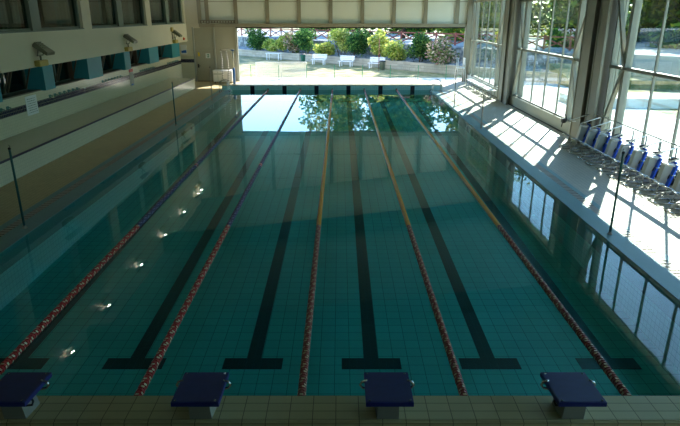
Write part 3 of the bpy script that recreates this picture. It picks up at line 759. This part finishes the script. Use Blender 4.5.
# white netting frame on the paving
t = empty('net_barrier', (-4.35,43.2,-.02), 0, 'wide white netting barrier standing behind the wire fence', 'net')
e = MB()
for x in (-1.85,0,1.85): e.tube([(x,0,0),(x,0,1.22)],.02,6)
e.tube([(-1.85,0,1.2),(1.85,0,1.2)],.02,6); e.build('frame', M['white'], t)
e = MB()
for k in range(27): e.bar((-1.85,0,.03+k*.045),(1.85,0,.03+k*.045),.012,.016)
for k in range(75): e.bar((-1.85+k*.05,0,.02),(-1.85+k*.05,0,1.2),.012,.018)
e.build('netting', M['white'], t)

# garden benches
gb = None
def garden_bench(loc, rz, label):
    global gb
    if gb is None:
        t = empty('garden_bench', loc, rz, label, 'bench', 'white garden benches on the lawn'); gb = t
        for k in range(4):
            e = MB(); e.box(-.75,.75,-.22+k*.115,-.12+k*.115,.43,.47); e.build('seat_slat', M['benchw'], t)
        for k in range(3):
            e = MB(); e.box(-.75,.75,.24+k*.03,.27+k*.03,.56+k*.14,.67+k*.14); e.build('back_slat', M['benchw'], t)
        for x in (-.55,.55):
            e = MB(); e.bar((x,-.2,0),(x,-.2,.43),.09,.07); e.bar((x,.2,0),(x,.22,.43),.09,.07); e.bar((x,-.24,.41),(x,.26,.41),.07,.06); e.bar((x,.24,.43),(x,.34,.96),.07,.05); e.build('leg_frame', M['benchw'], t)
    else:
        t = copy_tree(gb); t.location = loc; t.rotation_euler = (0,0,rz); t['label'] = label
garden_bench((-2.05,56.4,-.04),-.35,'white garden bench beside the teal litter bin')
garden_bench((.55,54.2,-.04),-.5,'white garden bench in front of the tall green shrub')
garden_bench((3.2,52.0,-.04),-.5,'white garden bench beside the grey litter bin')
t = empty('garden_table', (-7.0,62.2,-.04), -.5, 'long low white table against the low stone wall', 'table')
e = MB(); e.box(-.9,.9,-.3,.3,.66,.7); e.build('table_top', M['benchw'], t)
for x in (-.75,.75):
    for y in (-.22,.22): e = MB(); e.box(x-.03,x+.03,y-.03,y+.03,0,.66); e.build('leg', M['benchw'], t)
def bin_(loc, mt, label, h=.85, pole=0):
    t = empty('litter_bin', loc, 0, label, 'bin')
    e = MB(); e.lathe((0,0,.08),(0,0,1),[(0,.2),(h-.1,.25),(h-.08,.26)],14,smooth=True); e.build('bin_body', M[mt], t)
    e = MB(); e.lathe((0,0,h),(0,0,1),[(0,.27),(.05,.27),(.1,.16),(.12,.03)],14); e.build('lid', M['black'], t)
    e = MB(); e.tube([(-.3,0,0),(-.3,0,h+.1 if not pole else pole)],.03,8); e.build('support_post', M['brownwood'] if pole else M['black'], t)
bin_((-3.6,57.2,-.04),'binblue','dark teal litter bin at the foot of the low stone wall')
bin_((3.6,49.8,-.04),'bingrey','grey green litter bin with a tall thin post on the lawn',.75,2.6)

# bushes and trees -----------------------------------------------------
def leafcloud(name, mat, blobs, n, size, parent, seed=1):
    rnd = random.Random(seed); e = MB(); tot = sum(b[3]**2 for b in blobs)
    for (bx,by,bz,br) in blobs:
        for _ in range(int(n*br*br/tot)):
            while True:
                v = Vector((rnd.uniform(-1,1),rnd.uniform(-1,1),rnd.uniform(-1,1)))
                if .35 < v.length < 1: break
            v *= br*(.75+.35*rnd.random()); c = Vector((bx,by,bz))+Vector((v.x,v.y,v.z*.85))
            if c.z < .03: c.z = .03+rnd.random()*.1
            s = size*(.6+.8*rnd.random())
            a = Vector((rnd.uniform(-1,1),rnd.uniform(-1,1),rnd.uniform(-.6,.6))).normalized(); u = a.cross(Vector((rnd.uniform(-1,1),rnd.uniform(-1,1),rnd.uniform(-1,1)))).normalized()
            e.face([c-a*s, c+u*s*.45, c+a*s, c-u*s*.45])
    return e.build(name, mat, parent)
def bush(px, py, h, w, mat, label, z=.65, seed=1, size=.09, n=900):
    t = empty('bush', (px,py,z), 0, label, 'bush', 'bushes planted along the rock wall')
    rnd = random.Random(seed); e = MB()
    for k in range(6):
        a = rnd.uniform(0,2*PI); r = w*.35*rnd.random(); e.tube([(r*.3*math.cos(a),r*.3*math.sin(a),-.1),(r*math.cos(a),r*math.sin(a),h*.45),(r*1.5*math.cos(a),r*1.5*math.sin(a),h*.8)],.025,5,r2=.01)
    e.build('stem', M['bark'], t)
    bl = []
    for k in range(9):
        a = rnd.uniform(0,2*PI); r = w*.33*rnd.random(); zz = h*(.22+.6*rnd.random()); bl.append((r*math.cos(a), r*math.sin(a), zz, w*.24+.12*rnd.random()))
    leafcloud('foliage', mat, bl, n, size, t, seed)
BU = [(-9.35,'bushg',2.3,2.0,'tall green shrub next to the grey metal wall'), (-7.9,'bushy',1.1,1.4,'low yellow green shrub above the long white table'), (-6.3,'bushy',1.7,1.3,'thin yellow green shrub between the two big green ones'),
      (-5.0,'bushp',1.9,1.6,'reddish brown leafy shrub behind the lawn'), (-3.6,'bushg',2.3,2.3,'wide dark shrub above the teal litter bin'), (-1.6,'bushy',1.0,1.4,'low pale shrub above the garden bench by the teal bin'),
      (.0,'bushy',2.4,1.9,'tall bright green shrub behind the middle garden bench'), (1.35,'bushg',2.2,2.2,'dark green shrub beside the tall bright green one'), (3.55,'bushy',2.5,1.4,'slender bright yellow shrub in front of the rock wall'),
      (4.65,'bushy',1.4,1.7,'low pale yellow shrub next to the slender yellow one'), (6.6,'bushg',2.2,2.0,'dark green shrub before the rock wall near the glass wall'), (8.2,'bushp',2.1,2.0,'pinkish autumn shrub beside the glass wall corner')]
for i, (x, mt, h, w, lb) in enumerate(BU):
    # x is measured along the wall line at offset 1.2
    p = Vector((x, wallline(x), 0))+nrm*1.25
    bush(p.x-.85, p.y+0, h*1.12, w*1.55, M[mt], lb, .66, 30+i, .13, 2200)

def tree(x, y, h, w, mat, label, seed, n=7000, size=.34, base=0, low=.1):
    t = empty('tree', (x,y,base), 0, label, 'tree', 'trees around the grounds')
    rnd = random.Random(seed); e = MB()
    e.tube([(0,0,-.2),(.1,0,h*.2),(-.1,.1,h*.45),(0,0,h*.8)],.16+h*.012,8,r2=.05)
    for k in range(7):
        a = k*2.4; z0 = h*(.25+.07*k); e.tube([(0,0,z0),(math.cos(a)*w*.2,math.sin(a)*w*.2,z0+h*.08),(math.cos(a)*w*.38,math.sin(a)*w*.38,z0+h*.2)],.08,6,r2=.02)
    e.build('trunk', M['bark'], t)
    bl = []
    for k in range(26):
        a = rnd.uniform(0,2*PI); r = w*.38*math.sqrt(rnd.random()); zz = h*(low+.08+(.84-low)*(k+rnd.random())/26); bl.append((r*math.cos(a), r*math.sin(a), zz, w*.17+w*.06*rnd.random()))
    leafcloud('foliage', mat, bl, n, size, t, seed)
T = [ # behind the far fence
 (.5,82,19,12,'treey','tall light-leaved tree alone beyond the upper road',.18), (7.2,68,12,9,'tree','broad tree behind the fence over the slender yellow shrub',.02), (14.2,61,10.5,9,'treey','yellowing tree behind the fence near the glass wall corner',.0),
 (10,86,16,12,'tree','tall tree farther behind the fence, in the middle',.05), (21,76,15,13,'tree','tall dark tree far behind the fence, beyond the corner',.0),
 # seen through the glass
 (21,50,9,8,'tree','dark tree seen through the narrow glazed bay',.0), (28.5,46,9,8,'tree','large tree seen past the first wide column',.0), (31,57,12,11,'tree','tall tree behind others past the first column',.0),
 (30,37,9,7,'treey','bright yellow-green tree in the middle glazed bay',.05), (39,47,13,11,'tree','large dark tree high in the middle bay',.0), (38,36,10,8,'tree','dark tree just before the second wide column',.0),
 (44,28,14,10,'tree','broad tree seen above the water bikes',.0), (42,17,13,9,'treey','tree with yellow tints at the picture edge',.0), (52,38,18,13,'tree','very tall tree behind others above the bikes',.0), (56,20,17,13,'tree','tall tree at the far side of the lawn',.0),
 (-1,104,12,13,'tree','round distant tree behind the tall light-leaved one',.0), (12,103,13,13,'tree','distant tree seen low over the timber fence',.0), (25,97,15,13,'tree','distant tree beyond the glass corner',.0),
 (30,78,13,14,'treey','round yellowing tree far behind the first wide column',.0), (45,57,13,12,'tree','bushy tree filling the gap in the middle bay',.0), (49,45,12,10,'tree','leafy tree at the back of the lawn behind the second column',.0), (50,30,12,11,'tree','leafy tree at the back, above the row of bikes',.0),
 (37,67,13,13,'tree','bushy tree at the back, past the first column',.0), (62,30,18,15,'tree','highest tree at the back of the lawn',.0)]
for i, (x, y, h, w, mt, lb, lo) in enumerate(T):
    up = y > wallline(x)+4
    tree(x, y, h, w, M[mt], lb, 90+i, base=1.9 if up and i < 5 else 0, low=lo)
# low terrace wall, bank and path beyond the glass
e = MB(); e.hexa([(15,38,-.1),(60,30,-.1),(60,34,-.1),(15,42,-.1),(15,38,.5),(60,30,.5),(60,34,1.2),(15,42,1.2)])
tag(e.build('grass_bank', M['lawn']), 'tan grass bank rising beyond the lawn outside the glass', 'bank', kind='structure')
e = MB(); e.hexa([(12.2,29.2,-.1),(60,27.2,-.1),(60,27.5,-.1),(12.2,29.5,-.1),(12.2,29.2,.45),(60,27.2,.45),(60,27.5,.45),(12.2,29.5,.45)]); e.hexa([(12.2,29.5,-.1),(60,27.5,-.1),(60,30,-.1),(12.2,32.0,-.1),(12.2,29.5,.40),(60,27.5,.40),(60,30,.40),(12.2,32.0,.40)])
tag(e.build('terrace_wall', M['concrete']), 'low pale wall with a raised path beyond the glass', 'wall', kind='structure')

# ------------------------------------------------------------------ light
def sky_tint(nt, c):
    n = nt.nodes.new('ShaderNodeMix'); n.data_type = 'RGBA'; n.blend_type = 'MULTIPLY'; n.inputs[0].default_value = 1
    nt.links.new(c, n.inputs[6]); n.inputs[7].default_value = (.80, 1.0, 1.07, 1); return n.outputs[2]
w = bpy.data.worlds.new('World'); sc.world = w; w.use_nodes = True; nt = w.node_tree; nt.nodes.clear()
sky = nt.nodes.new('ShaderNodeTexSky'); sky.sky_type = 'NISHITA'; sky.sun_disc = False
S_ = Vector((1.84,3.44,2.83)).normalized()
sky.sun_elevation = math.asin(S_.z); sky.sun_rotation = math.atan2(S_.x, S_.y)
sky.air_density = 1.0; sky.dust_density = 0.1; sky.ozone_density = 2.5
bg = nt.nodes.new('ShaderNodeBackground'); bg.inputs[1].default_value = .27
wo = nt.nodes.new('ShaderNodeOutputWorld'); nt.links.new(sky_tint(nt, sky.outputs[0]), bg.inputs[0]); nt.links.new(bg.outputs[0], wo.inputs[0])
sl = bpy.data.lights.new('sun', 'SUN'); sl.energy = 6.5; sl.angle = math.radians(.6); sl.color = (1,.97,.92)
so = bpy.data.objects.new('sun', sl); COL.objects.link(so); so.rotation_euler = S_.to_track_quat('Z','Y').to_euler()
def portal(loc, rot, sx, sy):
    l = bpy.data.lights.new('portal','AREA'); l.shape = 'RECTANGLE'; l.size = sx; l.size_y = sy; l.cycles.is_portal = True
    o = bpy.data.objects.new('portal', l); COL.objects.link(o); o.location = loc; o.rotation_euler = rot
portal((9.45, (YB+YE)/2, 3.2), (0, math.radians(90), 0), 5.6, YE-YB)
portal((.95, YE+.35, 1.85), (math.radians(-90), 0, 0), 16.2, 3.7)

# ------------------------------------------------------------------ camera and colour
cd = bpy.data.cameras.new('camera'); cam = bpy.data.objects.new('camera', cd); COL.objects.link(cam)
cd.sensor_width = 36; cd.lens = 568/680*36; cd.clip_end = 500
th = math.atan(198/568); cam.location = (0,0,4.458); cam.rotation_euler = (PI/2-th, 0, 0)
sc.camera = cam
sc.view_settings.view_transform = 'Standard'; sc.view_settings.look = 'None'; sc.view_settings.gamma = 1; sc.view_settings.use_curve_mapping = False
sc.view_settings.exposure = 1.5
sc.cycles.use_denoising = True
sc.cycles.max_bounces = 10; sc.cycles.diffuse_bounces = 5; sc.cycles.transparent_max_bounces = 24
sc.cycles.sample_clamp_indirect = 8
